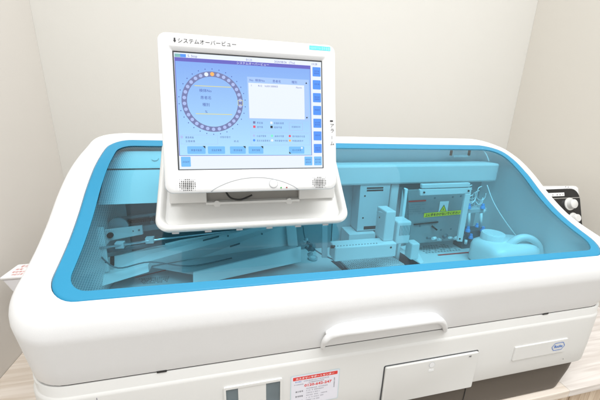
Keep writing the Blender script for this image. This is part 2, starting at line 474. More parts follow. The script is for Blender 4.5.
b.rings([bring(-.5925, .888, .4625, .05), bring(-.60, .8875, .4605, .05), bring(-.63, .882, .459, .055), bring(-.655, .872, .458, .06), bring(ZT + .004, .860, .457, .06), bring(ZT + .0005, .856, .461, .06)], BASE, caplast=True)
smooth_angle(b.build('base_panel', AN), 40)

# front face plane of the lower body
YF = LB[2] - .0018
FP = Plane((0, YF, 0), (1, 0, 0), (0, 0, 1))
def fpt(px, py, y=YF): q = at(px, py, y=y); return q.x, q.z
# seams in the base under the small door
for px, py in ((377, 398), (466, 381)):
    x, z = fpt(px, py, .463)
    b = B(); b.tube([(x, .4605, -.593), (x - .001, .4585, -.63), (x - .004, .4565, ZT + .003)], .0012, BLACK, 6); b.build('panel_seam', AN)
# panel joint at the left and small seam feet
x, z = fpt(96, 395); b = B(); b.box((x - .0006, YF - .0003, -.588), (x + .0006, YF + .004, -.4575), GREYINK); b.build('panel_joint', AN)
for px, py in ((161, 369), (547, 313)):
    x, z = fpt(px, py); b = B(); b.box((x - .008, .4485, ZB - .0035), (x + .008, .458, ZB + .001), BLACK, .001); b.build('seam_pad', AN)

# small hinged door
dx0, dz1 = fpt(385, 366); dx1, dz2 = fpt(477.5, 351)
zt = (dz1 + dz2) / 2
b = B()
b.prism([FP.p(x, z, -.001) for x, z in rrpts(dx0 - .0022, -.5885, dx1 + .0022, zt + .0018, .004)], (0, -.0018, 0), BEZELSTEP)
b.prism([FP.p(x, z, .0) for x, z in rrpts(dx0, -.5945, dx1, zt, .003)], (0, -.0055, 0), WHITE2, .0015)
dr = b.build('flap_door', AN); smooth_angle(dr, 40)
DP = Plane((0, YF - .0056, 0), (1, 0, 0), (0, 0, 1))
b = B(); q = DP.uv(432, 365); disc(b, DP, q[0], q[1], .0070, .0003, INNER2, 24); b.tube([DP.p(q[0], q[1], -.001), DP.p(q[0], q[1], .0006)], .0062, WHITE, 24)  # the grey disc paints in the shading round the button
for k in (-1, 0): b.box(DP.p(q[0] - .006, q[1] - .0125 + k * .0035, 0), DP.p(q[0] + .006, q[1] - .0115 + k * .0035, .0007), WHITE)
b.build('door_button', dr)
b = B(); q = DP.uv(470, 357); text(b, DP, 'AE', q[0], q[1], .0055, .0006, INK, align='C', bold=.02); b.build('door_mark', dr)

# reader window with two dark panes, at the lower left
b = B()
wx0 = fpt(226, 392)[0]; wx1 = fpt(280, 384)[0]; wt = fpt(252, 384.5)[1]
fr_o = rrpts(wx0 - .004, -.5885, wx1 + .004, wt + .005, .003); fr_i = rrpts(wx0, -.5875, wx1, wt, .001)
b.rings([[FP.p(x, z, 0) for x, z in fr_o], [FP.p(x, z, .0035) for x, z in fr_o], [FP.p(x, z, .0035) for x, z in fr_i], [FP.p(x, z, .0005) for x, z in fr_i]], WHITE2, smooth=False)
wf = b.build('reader_frame', AN)
x1_ = fpt(238, 390)[0]; x2_ = fpt(266, 386)[0]
b = B(); rect(b, FP, wx0, -.5875, x1_, wt, .0008, INNERD); rect(b, FP, x2_, -.5875, wx1, wt, .0008, INNERD); pieces(b, 'dark_pane', wf)
b = B(); b.box(FP.p(x1_, -.5875, 0), FP.p(x2_, wt, .0022), WHITE2, .0006); b.build('reader_shutter', wf)

# name plate with logo
a0 = fpt(515, 346); a1 = fpt(567, 338.5); zc0 = fpt(513, 360)[1]
b = B(); b.prism([FP.p(x, z, -.0005) for x, z in rrpts(a0[0], zc0, a1[0], (a0[1] + a1[1]) / 2, .0015, 3)], (0, -.0035, 0), WHITE2, .0009)
np_ = b.build('name_plate', AN)
NP = Plane((0, YF - .0031, 0), (1, 0, 0), (0, 0, 1))
b = B(); q = NP.uv(558.2, 346.3); w, h_ = .0195, .0105
hexa = [(-w, 0), (-w * .62, -h_), (w * .62, -h_), (w, 0), (w * .62, h_), (-w * .62, h_)]
for i in range(6):
    p, r_ = hexa[i], hexa[(i + 1) % 6]; line(b, NP, q[0] + p[0], q[1] + p[1], q[0] + r_[0], q[1] + r_[1], .0013, .0006 + i * .00002, BLUEINK)
text(b, NP, 'Roche', q[0], q[1] - .0035, .0115, .0007, BLUEINK, align='C', bold=.02, width=.025)
b.build('logo', np_)
x, z = fpt(563, 359); b = B(); disc(b, FP, x, z, .0012, .0004, INK); b.build('pin_hole', AN)

# service label
l0 = fpt(291.5, 377); l1 = fpt(339, 370); zt = (l0[1] + l1[1]) / 2 + .001
lw = l1[0] - l0[0]; zb = zt - .072; LP = Plane((l0[0], YF, zb), (1, 0, 0), (0, 0, 1)); H = zt - zb
b = B(); rrect(b, LP, -.002, -.002, lw + .002, H + .002, .003, .0004, PALE2); rrect(b, LP, 0, 0, lw, H, .003, .0006, LBL)
rrect(b, LP, .003, H - .0105, lw - .003, H - .0025, .001, .0008, RED)
text(b, LP, 'カスタマーサポートセンター', .008, H - .0087, .0055, .001, PAPER, width=lw - .018, bold=.02)
glyphs(b, LP, .007, H - .0155, .02, .003, .0008, BLUEINK, 4); glyphs(b, LP, .024, H - .0155, lw - .02, .0025, .0008, GREYINK, 16)
glyphs(b, LP, .034, H - .0205, lw - .03, .003, .0008, GREYINK, 10); glyphs(b, LP, .005, H - .022, .024, .0025, .0008, GREYINK, 7)
text(b, LP, '0120-642-247', .026, H - .0285, .0085, .0008, RED, width=.056, bold=.03)
for k, yy in enumerate((.035, .040, .046, .052, .058, .064)):
    glyphs(b, LP, .030, H - yy, lw - .022 - (k % 3) * .008, .0026, .0008, GREYINK, 16, .85)
    if k % 2 == 1: glyphs(b, LP, .008, H - yy, .024, .004, .0008, INK, 4)
for k in range(9): glyphs(b, LP, lw - .010, H - .020 - k * .0028, lw - .0072, .0022, .0008, INK, 1)
b.build('service_label', AN)

# handle moulded under the hood edge
b = B()
yy = .432
p = lambda px, py, y: at(px, py, y=y)
hp = [p(322.5, 347, .447), p(325, 341, .434), p(331, 335.5, .431), p(342, 332, .426), p(362, 329.5, .424), p(400, 324.3, .424), p(425, 320.8, .426), p(436, 319.6, .429), p(441.5, 321.5, .434), p(444.5, 326, .441), p(445, 330.5, .448)]
pts = bez(hp, 6)
b.tube(pts, [0.0042 + .0036 * min(1, 4 * min(i / (len(pts) - 1), 1 - i / (len(pts) - 1))) for i in range(len(pts))], WHITE, 16)
o = b.build('hood_handle', AN)
# web joining the handle back to the hood
b = B()
top = [q + Vector((0, .0, .004)) for q in pts[8:-8]]
n_ = len(top)
for i in range(n_ - 1):
    a, c = top[i], top[i + 1]
    f_ = lambda q: Vector((q.x, .446, q.z + .008))
    g = b.face([a, c, f_(c), f_(a)], WHITE); g.smooth = True
b.build('handle_web', AN)

# ------------------------------------------------------------------ inside the hood
def slab(name, pts, th, m, bev=.001, parent=AN, build=True, bb=None):
    b = bb or B(); b.prism([at(px, py, y=y) for px, py, y in pts], (0, th, 0), m, bev)
    return b.build(name, parent) if build else b
def boxp(name, a, c, m, bev=.0015, parent=AN):
    b = B(); b.box(a, c, m, bev); return b.build(name, parent)
IY = .800
boxp('header_beam', (.20, .775, -.191), (.826, .836, -.133), INNER, .006)
b = B()
hx = lambda pr: b.prism([(-.284, y, z) for y, z in pr], (.484, 0, 0), INNER, .0015)
hx([(.700, -.200), (.765, -.137), (.785, -.137), (.785, -.200)]); hx([(.771, -.1335), (.812, -.098), (.83, -.098), (.83, -.1335)])
for px, py in ((112, 158), (155, 158)):
    c = at(px, py, y=.791); b.tube([c + Vector((0, .004, -.004)), c + Vector((0, -.0005, .0006))], .008, INNER, 20)
b.build('header_panel', AN)
boxp('rear_wall', (-.285, .832, ZD), (.30, .838, -.2), mat('rear_shaded_grey', (.27, .31, .33), .45, var=.2, vscale=12))  # left wall: dark inside, with the cavity's shade painted in as well
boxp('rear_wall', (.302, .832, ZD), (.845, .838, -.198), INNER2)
b = B()
for px in (452, 470): 
    c = at(px, 153, y=.815); b.box(c + Vector((-.003, 0, -.008)), c + Vector((.002, .006, .008)), BLACK)
b.box(at(453, 157, y=.82) , at(469, 155, y=.818), INNER2)
pieces(b, 'latch', AN)
# left transport mechanism
slab('guide_post', [(91, 224, .70), (95, 224, .70), (102, 276, .70), (97, 276, .70)], .006, WHITER)
slab('guide_post', [(97, 228, .69), (103, 228, .69), (109, 272, .69), (103, 273, .69)], .006, WHITER)
mp_ = slab('mounting_plate', [(97, 231, .72), (142, 225.5, .75), (143, 234.5, .75), (125, 238, .74), (110, 241, .725), (106, 246, .72), (99, 246, .72)], .006, WHITER)
b = B(); c = at(110, 235.5, y=.7225); b.tube([c + Vector((0, -.002, 0)), c + Vector((0, .004, 0))], .0065, BLACK, 20)
c = at(118, 227, y=.745); b.tube([c, c + Vector((0, .01, 0))], .022, INNER2, 28); b.build('pulley', mp_)
slab('cross_bar', [(99, 221, .79), (170, 211, .80), (170, 213.5, .80), (99, 223.5, .79)], .01, INNER2)
slab('cross_bar', [(125, 229, .78), (170, 222, .79), (170, 228, .79), (125, 234, .78)], .01, INNER2)
b = B(); b.tube([at(98.5, 248.5, y=.685), at(165, 238.5, y=.72), at(240, 230, y=.76)], .0026, STEEL, 10); b.build('guide_rod', AN)
b = B(); b.tube([at(98.5, 252, y=.70), at(165, 243, y=.73)], .0045, INNERD, 10); b.build('guide_rod', AN)
slab('channel_wall', [(104, 259, .70), (180, 240.5, .755), (295, 221, .82), (295, 245, .82), (200, 258, .77), (148, 266, .735), (104, 274, .70)], .005, WHITER)
slab('slot_plug', [(110, 257, .698), (114, 256.5, .698), (114, 266, .698), (110, 266, .698)], .003, BLACK, .0004)
slab('channel_step', [(90, 278, .675), (148, 265, .71), (149, 272, .70), (90, 290, .66)], .03, WHITER)
slab('sample_channel', [(193, 273, .655), (301, 247, .735), (301, 262, .72), (193, 286, .64)], .006, WHITER)
slab('channel_floor', [(150, 267, .735), (200, 258, .77), (295, 245, .815), (300, 250, .735), (193, 275, .66)], .004, INNER2)
for q in ((203, 240, 219, 236), (230, 246, 240, 243), (188, 262, 210, 258)):
    slab('slit', [(q[0], q[1], .745), (q[2], q[3], .765), (q[2], q[3] + 1.3, .765), (q[0], q[1] + 1.4, .745)], .002, INNERD, 0)
for px, py, y in ((150, 240, .715), (120, 245, .70)):
    c = at(px, py, y=y); b = B(); b.box(c - Vector((.009, .006, .007)), c + Vector((.009, .008, .007)), INNER, .001); b.build('rail_block', AN)
b = B(); P_ = [at(104, 226, y=.775), at(136, 221.5, y=.785), at(175, 217, y=.79)]
for i in range(40):
    t = i / 39; q = P_[0].lerp(P_[2], t); b.box(q + Vector((-.0012, 0, -.003)), q + Vector((.0012, .004, .003)), BLACK)
b.box(P_[0] + Vector((0, .003, -.0015)), P_[0] + Vector((.02, .005, .0015)), BLACK)
b.prism([P_[0] + Vector((0, .002, .002)), P_[2] + Vector((0, .002, .002)), P_[2] + Vector((0, .002, .006)), P_[0] + Vector((0, .002, .006))], (0, .003, 0), BLACK); b.build('toothed_belt', AN)
for px, py, y in ((133, 231, .7445), (139, 230, .7475), (101, 240, .7165), (98, 262, .6985), (106, 262, .689), (175, 246, .75), (228, 236, .77), (262, 234, .79)):
    c = at(px, py, y=y); b = B(); b.tube([c - Vector((0, .0015, 0)), c + Vector((0, .003, 0))], .0022, INNERD, 10); b.build('screw', AN)
b = B(); b.tube(bez([at(100, 256, y=.69), at(118, 268, y=.67), at(150, 262, y=.70), at(190, 266, y=.70), at(232, 258, y=.72)], 6), .0016, INNERD, 8); b.build('cable', AN)
for px in (118, 152, 186, 214):
    c = at(px, 224 - (px - 118) * .06, y=.80); b = B(); b.box(c - Vector((.004, .002, .02)), c + Vector((.004, .006, .018)), INNER2, .001); b.build('bracket', AN)
# printed label on the deck at the left
LPd = Plane((0, 0, ZD + .0006), (1, 0, 0), (0, 1, 0))
q0 = LPd.uv(140, 278); q1 = LPd.uv(180, 266)
b = B(); line(b, LPd, q0[0] - .012, q0[1] + .004, q0[0] + .055, q0[1] + .03, .004, .0004, RED)
for r_ in range(5): glyphs(b, LPd, q0[0] - .002 + r_ * .004, q0[1] - .008 - r_ * .006, q0[0] + .07, .0042, .0004, INK, 14, .9)
b.build('deck_label', AN)
# vertical post in the middle
slab('support_post', [(322, 226, .66), (327.5, 226, .66), (327.5, 258, .66), (322, 258, .66)], .004, INNER2)
b = B()
for k in range(7):
    c = at(306 + random.uniform(-3, 6), 240 + k * 2.2, y=.70 + random.uniform(-.02, .02)); r_ = random.uniform(.003, .006)
    b.tube([c, c + Vector((random.uniform(-.012, .012), random.uniform(-.01, .01), random.uniform(-.006, .012)))], r_, random.choice((INNER2, TRANSL, INNERD)), 10)
b.tube(bez([at(303, 226, y=.72), at(306, 240, y=.71), at(318, 252, y=.70), at(338, 262, y=.69), at(344, 268, y=.68)], 6), .0018, INNERD, 8)
pieces(b, 'valve_piece', AN)
b = B(); c = at(313, 258, z=ZD + .004); b.tube([c - Vector((0, 0, .004)), c + Vector((0, 0, .002))], .014, INNER2, 24); b.tube([c, c + Vector((0, 0, .003))], .008, INNER, 20); b.build('deck_cap', AN)
slab('back_column', [(286, 226, .80), (296, 226, .80), (298, 246, .80), (288, 246, .80)], .01, INNER)
# tower and pipetting arm
TY = .78
tx0 = at(359, 205, y=TY).x; tx1 = at(388.5, 205, y=TY).x
tw = boxp('gantry_tower', (tx0, TY, -.334), (tx1, .8315, -.185), mat('tower_shaded_grey', (.60, .62, .64), .42, var=.05))  # plastic darkened here to paint in the tower's shade
b = B()
for k in (0, 1):
    p0 = at(367, 187.5 + k * 2.4, y=TY - .0005); b.box(p0, p0 + Vector((.052, .002, -.0045)), BLACK)
b.box(at(364, 226.5, y=TY - .0008), at(377, 228.5, y=TY + .001), BLACK)
pieces(b, 'vent_slot', tw)
b = B()
for px, py in ((365, 196), (363, 218)): c = at(px, py, y=TY - .0005); b.tube([c, c + Vector((0, .002, 0))], .0026, BLACK, 10)
pieces(b, 'screw', tw)
boxp('tower_foot', (tx0 - .03, .765, ZD + .001), (tx0 + .055, .83, -.336), INNER)
boxp('side_column', (at(390, 200, y=.785).x, .785, ZD), (at(398, 200, y=.785).x, .815, -.192), INNER, .004)
boxp('side_column', (at(404, 200, y=.71).x, .71, ZD), (at(407, 200, y=.71).x, .725, at(404, 189, y=.71).z), TRANSL, .002)
b = B(); b.face([at(399, 187, y=.76), at(404, 187, y=.71), at(404, 225, y=.71), at(399, 225, y=.76)], INNERD); b.build('column_gap_shade', AN)  # dark sheet painting in the shade between the columns
arm = boxp('pipetting_arm', (at(335, 250, y=.63).x, .63, -.347), (at(397, 244, y=.63).x, .672, -.309), INNER, .003)
b = B()
c = at(391, 247.5, y=.6298); b.tube([c, c + Vector((0, .002, 0))], .0028, BLACK, 12)
for k in range(14): c = Vector((at(339, 244, y=.63).x + k * .008, .637, -.3085)); b.tube([c, c + Vector((0, 0, .0012))], .0012, INNERD, 6)
c = at(331, 247, y=.64); b.tube([c, c + Vector((.01, 0, 0))], .004, BLACK, 10)
pieces(b, 'fastener', arm)
hd = boxp('arm_head', (at(385, 225, y=.645).x, .645, -.309), (at(395, 225, y=.645).x, .695, -.228), INNER, .003)
slab('arm_head_cover', [(378.5, 211.5, .68), (385, 213.5, .652), (386, 240, .652), (377.5, 238, .68)], .01, INNER, .002)
b = B(); c = at(380.5, 217.5, y=.674); b.tube([c, c + Vector((0, .003, 0))], .003, BLACK, 10); c = at(382, 228, y=.664); b.tube([c, c + Vector((0, .003, 0))], .0022, BLACK, 10); pieces(b, 'screw', hd)
mx0 = at(397, 230, y=.655).x; mx1 = at(411, 230, y=.655).x
mo = boxp('arm_motor', (mx0, .655, -.325), (mx1, .70, -.262), INNER, .004)
b = B()
for k in range(8): b.box((mx0 + .008 + k * .0042, .6545, -.300), (mx0 + .0095 + k * .0042, .6565, -.272), INNERD)
pieces(b, 'motor_vent', mo)
boxp('arm_bracket', (at(413, 240, y=.65).x, .65, -.372), (at(421, 240, y=.65).x, .68, -.325), INNER, .003)
# recess the tip rack sits in
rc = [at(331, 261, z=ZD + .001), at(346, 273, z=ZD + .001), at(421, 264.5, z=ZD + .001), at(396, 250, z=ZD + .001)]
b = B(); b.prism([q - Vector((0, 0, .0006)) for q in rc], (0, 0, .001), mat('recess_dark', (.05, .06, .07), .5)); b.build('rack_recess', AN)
slab('deck_plate', [(400, 247, .71), (414, 244.5, .72), (424, 262, .655), (421, 264, .65)], .004, INNER, .001)
# hinged guard with its white frame, warning stickers
slab('guard_panel', [(408, 190, .75), (467, 188, .75), (461, 240, .75), (409, 244, .75)], .004, mat('smoky_panel', (.30, .32, .33), .35, var=.08))
gf = slab('guard_frame', [(419.5, 189.5, .70), (472, 188, .70), (471, 193.5, .70), (420.5, 195.8, .70)], .007, INNER, .0015)
slab('frame_leg', [(465.5, 194, .699), (471, 193.8, .699), (462.5, 242, .699), (457.5, 241.5, .699)], .007, INNER, .0015, parent=gf)
slab('frame_bar', [(422, 184.3, .70), (470.5, 182.8, .70), (470.5, 187.2, .70), (422, 188.7, .70)], .01, INNER, .002, parent=gf)
b = B()
for px, py in ((424.5, 192.6), (469, 191), (460, 239)): c = at(px, py, y=.6975); b.tube([c, c + Vector((0, .003, 0))], .0026, BLACK, 10)
pieces(b, 'screw', gf)
b = B()
for px, py in ((435, 198), (453, 197), (461, 196), (451, 229), (420, 226), (441, 230)): c = at(px, py, y=.749); b.tube([c, c + Vector((0, .002, 0))], .003, INNERD, 10)
b.tube([at(414, 224.5, y=.747), at(438, 222, y=.747)], .002, BLACK, 8)
b.tube([at(432, 226, y=.747), at(437, 230, y=.74)], .0025, BLACK, 8)
pieces(b, 'guard_fitting', AN)
GP = Plane((0, .7488, 0), (1, 0, 0), (0, 0, 1))
b = B()
q0 = GP.uv(438, 214); q1 = GP.uv(449, 201); rect(b, GP, q0[0], q0[1], q1[0], q1[1], .0003, PAPER)
w_ = q1[0] - q0[0]; h_ = q1[1] - q0[1]; cx_ = (q0[0] + q1[0]) / 2; cy_ = q0[1] + h_ * .18
tri = lambda s_, c_y, hh, m: b.face([GP.p(cx_ - s_, c_y, hh), GP.p(cx_ + s_, c_y, hh), GP.p(cx_, c_y + s_ * 1.7, hh)], m)
tri(w_ * .42, cy_, .0005, INK); tri(w_ * .34, cy_ + .0012, .0007, YEL)
line(b, GP, cx_, cy_ + .004, cx_, cy_ + w_ * .34, .0018, .0009, INK)
b.build('warning_sticker', AN, 'white sticker with a yellow warning triangle')
b = B(); q0 = GP.uv(423.5, 217.5); q1 = GP.uv(461, 212)
YP = Plane(GP.p(*q0), GP.p(q1[0], q0[1] + .004) - GP.p(*q0), (0, 0, 1)); L_ = q1[0] - q0[0]
rect(b, YP, 0, 0, L_, .0135, .0004, YEL); text(b, YP, '上に手をかけないでください', .004, .003, .0095, .0007, INK, width=L_ - .008, bold=.03)
b.build('warning_strip', AN, 'yellow strip with black writing')
b = B(); q0 = GP.uv(408.5, 201.5); q1 = GP.uv(426, 200.5)
line(b, GP, q0[0], q0[1], q1[0], q1[1] , .0045, .0004, RED); 
for k in range(5): glyphs(b, GP, q0[0], q0[1] - .012 - k * .007, q1[0] - .01 * (k % 2), .003, .0004, INNERD, 14, .8)
b.build('red_caution_label', AN)
# label with a red line on the deck, lower right
b = B(); q0 = LPd.uv(438, 255.2); q1 = LPd.uv(471, 252.3); line(b, LPd, q0[0], q0[1], q1[0], q1[1], .006, .0006, RED)
for r_ in range(5):
    glyphs(b, LPd, q0[0] - .03 - r_ * .002, q0[1] + .018 + r_ * .011, q1[0] - .02 - r_ * .006, .0065, .0005, INK, 12, .85)
b.build('deck_label', AN)
b = B()
for k in range(7):
    c = at(427 + k * 5.5, 238 + (k % 3) - k * .3, y=.735); b.tube([c, c + Vector((.014, .004, random.uniform(-.006, .006)))], random.uniform(.003, .006), random.choice((INNERD, TRANSL, INNER2)), 10)
pieces(b, 'gripper', AN)
# tubing and fittings, right
b = B()
for k in range(9):
    cxp = 473 + random.uniform(-3, 9); cyp = 192 + k * 1.4
    P_ = [at(cxp + 5 * math.cos(a) * random.uniform(.7, 1.2), cyp + 7 * math.sin(a), y=.76 + .01 * math.sin(k + a)) for a in [j * .8 for j in range(7)]]
    b.tube(bez(P_, 4), .0014, TRANSL, 6)
pieces(b, 'tubing_loop', AN)
slab('fitting_shelf', [(467, 209.5, .74), (487, 208, .74), (487.5, 212, .74), (467, 214, .74)], .03, INNER2, .002)
for px, py, s_ in ((469, 206, 1), (483, 206, 1), (468, 229, 1.1), (477, 225, .8), (483, 229, 1.1), (471, 236, 1)):
    c = at(px, py, y=.738); b = B(); b.tube([c + Vector((0, 0, -.008 * s_)), c + Vector((0, 0, -.001)), c + Vector((0, 0, 0)), c + Vector((0, 0, .007 * s_))], [.007 * s_, .006 * s_, .0045 * s_, .004 * s_], BLUETUBE, 8, smooth=False); b.build('tube_fitting', AN)
b = B()
for px, py, l in ((469, 213, 13), (481, 213, 14), (484, 209, 4), (466, 240, 4)):
    b.tube([at(px, py, y=.742), at(px - .5, py + l, y=.742)], .0045, TRANSL, 10)
pieces(b, 'syringe_barrel', AN)
boxp('valve_block', (at(463, 240, y=.75).x, .75, ZD), (at(486, 240, y=.75).x, .79, -.345), INNERD)
# pale tube hugging the right inner wall
b = B(); b.tube(bez([at(482, 148.5, y=.818), at(486, 154, y=.81), at(489, 161, y=.805)], 6), .0016, PAPER, 8); b.build('wall_tube', AN)
b = B(); b.tube(bez([at(487, 185, y=.78), at(492, 199, y=.76), at(499, 212, y=.735), at(510, 228, y=.70), at(522, 243, y=.67), at(536, 257, y=.64)], 6), .0016, PAPER, 8); b.build('wall_tube', AN)

# tip rack and bottle stand inside: things of their own
TR = thing('tip_rack', 'flat rack with rows of small round holes sunk in analyzer deck', 'rack', (.35, .69, ZD))
e0 = at(338, 259, z=ZD + .006); e1 = at(351, 271.5, z=ZD + .006); e2 = at(405, 265, z=ZD + .006); e3 = at(386, 253, z=ZD + .006)
b = B(); b.prism([q - Vector((0, 0, .004)) for q in (e0, e1, e2, e3)], (0, 0, .004), INNER2); b.build('tray', TR)
b = B()
def bil(u, v): return (e0 * (1 - v) + e1 * v) * (1 - u) + (e3 * (1 - v) + e2 * v) * u
for i in range(25):
    u = (i + .5) / 25; a, c = bil(u, .02), bil(u, .98); d = Vector((.0017, 0, 0)); b.prism([a - d, a + d, c + d, c - d], (0, 0, .0022), INNER)
for j in range(9):
    v = (j + .3) / 8.8; a, c = bil(.01, min(1, v)), bil(.99, min(1, v)); d = Vector((0, .0013, 0)); b.prism([a - d, c - d, c + d, a + d], (0, 0, .0026), INNER)
b.build('hole_grid', TR)

BT = thing('plastic_bottle', 'milky plastic bottle with wide round cap and loop handle inside analyzer', 'bottle', (.76, .64, ZD))
b = B()
def brng(z, i, sx=0): return [Vector((x + sx, y, z)) for x, y in [(q[0], q[1]) for q in rrpts(.682 + i, .585 + i, .838 - i * .6, .70 - i, .028, 6)]]
b.rings([brng(ZD + .001, .004), brng(ZD + .005, 0), brng(-.356, 0), brng(-.343, .003), brng(-.335, .012), brng(-.331, .022)], TRANSL, capfirst=True, caplast=True)
smooth_angle(b.build('bottle_body', BT), 60)
c = at(493, 235, y=.66); c.z = -.328
b = B(); b.tube([c - Vector((0, 0, .008)), c + Vector((0, 0, .012)), c + Vector((0, 0, .0145))], [.031, .031, .029], TRANSL, 32); b.tube([c + Vector((0, 0, .0144)), c + Vector((0, 0, .0152))], .024, TRANSL, 32); smooth_angle(b.build('bottle_cap', BT), 40)
b = B(); b.tube(bez([Vector((.750, .625, -.345)), Vector((.764, .62, -.323)), Vector((.785, .615, -.313)), Vector((.811, .61, -.319)), Vector((.834, .605, -.340)), Vector((.843, .602, -.37))], 6), [.010] * 31, TRANSL, 14); b.build('bottle_handle', BT)

# ------------------------------------------------------------------ monitor
M0 = Vector((-.1108, .53, -.1342))
MON = thing('touch_monitor', 'white touch screen monitor tilted over the analyzer window showing a ring diagram', 'monitor', M0)
mv = Vector((0, .2070, .9783)).normalized()
MP = Plane(M0, (1, 0, 0), mv)
W, Hh = .308, .2655
outer = lambda i=0: rrpts(-.0005 + i, -.002 + i, W - i, Hh - i, .014, 8)
SX0, SX1, SY0, SY1 = .0222, .2824, .0380, .2365
def inn(i=0): return rrpts(SX0 - i, SY0 - i, SX1 + i, SY1 + i, .0015 + i * .3, 8)
b = B()
b.rings([[MP.p(x, y, h) for x, y in r_] for r_, h in ((outer(.012), -.045), (outer(.004), -.043), (outer(0), -.036), (outer(0), -.005), (outer(.0012), -.0015), (outer(.004), 0), (outer(.007), 0), (inn(.007), 0.0), (inn(.006), -.0004), (inn(.0008), -.0032), (inn(0), -.0042))], MONP, capfirst=True)
smooth_angle(b.build('bezel', MON), 35)
# the display
b = B()
SH = -.0042
rect(b, MP, SX0 - .001, SY0 - .001, SX1 + .001, SY1 + .001, SH - .0006, BEZELSTEP)
b.rings([[MP.p(x, y, SH + .0004) for x, y in ((SX0, SY0), (SX1, SY0), (SX1, SY1), (SX0, SY1))], [MP.p(x, y, SH - .0004) for x, y in ((SX0 + .0016, SY0 + .0013), (SX1 - .0016, SY0 + .0013), (SX1 - .0016, SY1 - .002), (SX0 + .0016, SY1 - .002))]], BEZELSTEP, smooth=False)
h0 = SH - .0003
rect(b, MP, SX0 + .0022, SY0 + .0018, SX1 - .0016, SY1 - .002, h0, E_WHITE)
h1, h2, h3, h4 = h0 + .00015, h0 + .0003, h0 + .00045, h0 + .0006
rect(b, MP, .0255, .0632, .2602, .2205, h1, E_BG)
rect(b, MP, .0255, .2205, .2602, .2268, h1, E_PURP)
rect(b, MP, .0250, .0626, .0262, .2268, h2, E_PURP); rect(b, MP, .2592, .0626, .2602, .2268, h2, E_PURP); rect(b, MP, .0250, .0626, .2602, .0634, h2, E_PURP)
text(b, MP, 'システムオーバービュー', .1265, .2216, .0052, h2, E_WHITE, align='L')
rect(b, MP, .0255, .2272, .0345, .2325, h1, emis('lcd_teal', srgb(130, 190, 190), st=.9)); rect(b, MP, .0345, .2272, .0435, .2325, h1, E_BTN)
text(b, MP, '5. Stop', .046, .2282, .0055, h1, E_TXT)
text(b, MP, '01:22', .143, .2282, .005, h1, E_TXT); text(b, MP, '2020/08/26   (Thu)', .193, .2282, .005, h1, E_TXT); text(b, MP, '13:28', .262, .2282, .005, h1, E_TXT)
for k in range(7):
    y1 = .2247 - k * .02345; rrect(b, MP, .2640, y1 - .0168, .2796, y1, .0012, h1, E_BTN)
    for r_ in range(1 if k % 2 else 2): glyphs(b, MP, .2668, y1 - .0085 - r_ * .004, .2768, .0028, h2, E_TXT, 4)
for x0 in (.2455, .2640): rrect(b, MP, x0, .0440, x0 + .0152, .0605, .0012, h1, E_BTN2); glyphs(b, MP, x0 + .002, .0535, x0 + .013, .0032, h2, E_TXT, 4); glyphs(b, MP, x0 + .002, .0485, x0 + .013, .0032, h2, E_TXT, 4)
rrect(b, MP, .0275, .0440, .0432, .0612, .0012, h1, E_BTN2); glyphs(b, MP, .0295, .0508, .0412, .0032, h2, E_TXT, 4)
for x0, x1 in ((.0385, .0685), (.0725, .1015), (.1100, .1375), (.1425, .1690), (.2165, .2455)):
    rrect(b, MP, x0, .0660, x1, .0790, .0015, h2, E_BTN2); glyphs(b, MP, x0 + .006, .0708, x1 - .006, .0036, h3, E_TXT, 5)
for x1 in (.0685, .1375, .1690): b.face([MP.p(x1 - .0045, .0795, h3), MP.p(x1, .075, h3), MP.p(x1, .0795, h3)], E_DK)
b.face([MP.p(.2165, .066, h3), MP.p(.2205, .066, h3), MP.p(.2165, .070, h3)], E_DK); disc(b, MP, .2408, .0765, .0018, h3, E_WHITE)
# ring diagram
RX, RY, R0 = .0842, .1552, .0512
n = 72
for i in range(n):
    a0, a1 = 2 * math.pi * i / n, 2 * math.pi * (i + 1) / n
    b.face([MP.p(RX + r_ * math.cos(a), RY + r_ * math.sin(a), h2) for r_, a in ((R0, a0), (R0, a1), (R0 - .0088, a1), (R0 - .0088, a0))], E_RING)
for i in range(30):
    a = math.pi / 2 - 2 * math.pi * (i - .5) / 30 + .09; m = E_WHITE if i == 0 else (E_OR if i == 1 else E_DOT)
    disc(b, MP, RX + (R0 - .0044) * math.cos(a), RY + (R0 - .0044) * math.sin(a), .0030 if i > 1 else .0034, h3, m, 14)
    if i % 1 == 0:
        a_ = a; x, y = RX + (R0 + .0042) * math.cos(a_), RY + (R0 + .0042) * math.sin(a_); rect(b, MP, x - .0007, y - .0008, x + .0007, y + .0008, h2, E_TXT)
for yy_ in (.1808, .1338): rect(b, MP, .0552, yy_, .1158, yy_ + .0012, h2, E_YEL)
for k, t_ in enumerate(('検体No', '患者名', '種別', '%')): text(b, MP, t_, .0725, .1715 - k * .0118, .0062, h2, E_TXT, align='C')
x, y = RX + (R0 - .0044), RY
for (a, c, d, e) in ((-.0045, -.0045, .0045, -.0038), (-.0045, .0038, .0045, .0045), (-.0045, -.0045, -.0038, .0045), (.0038, -.0045, .0045, .0045)): rect(b, MP, x + a, y + c, x + d, y + e, h4, E_YEL)
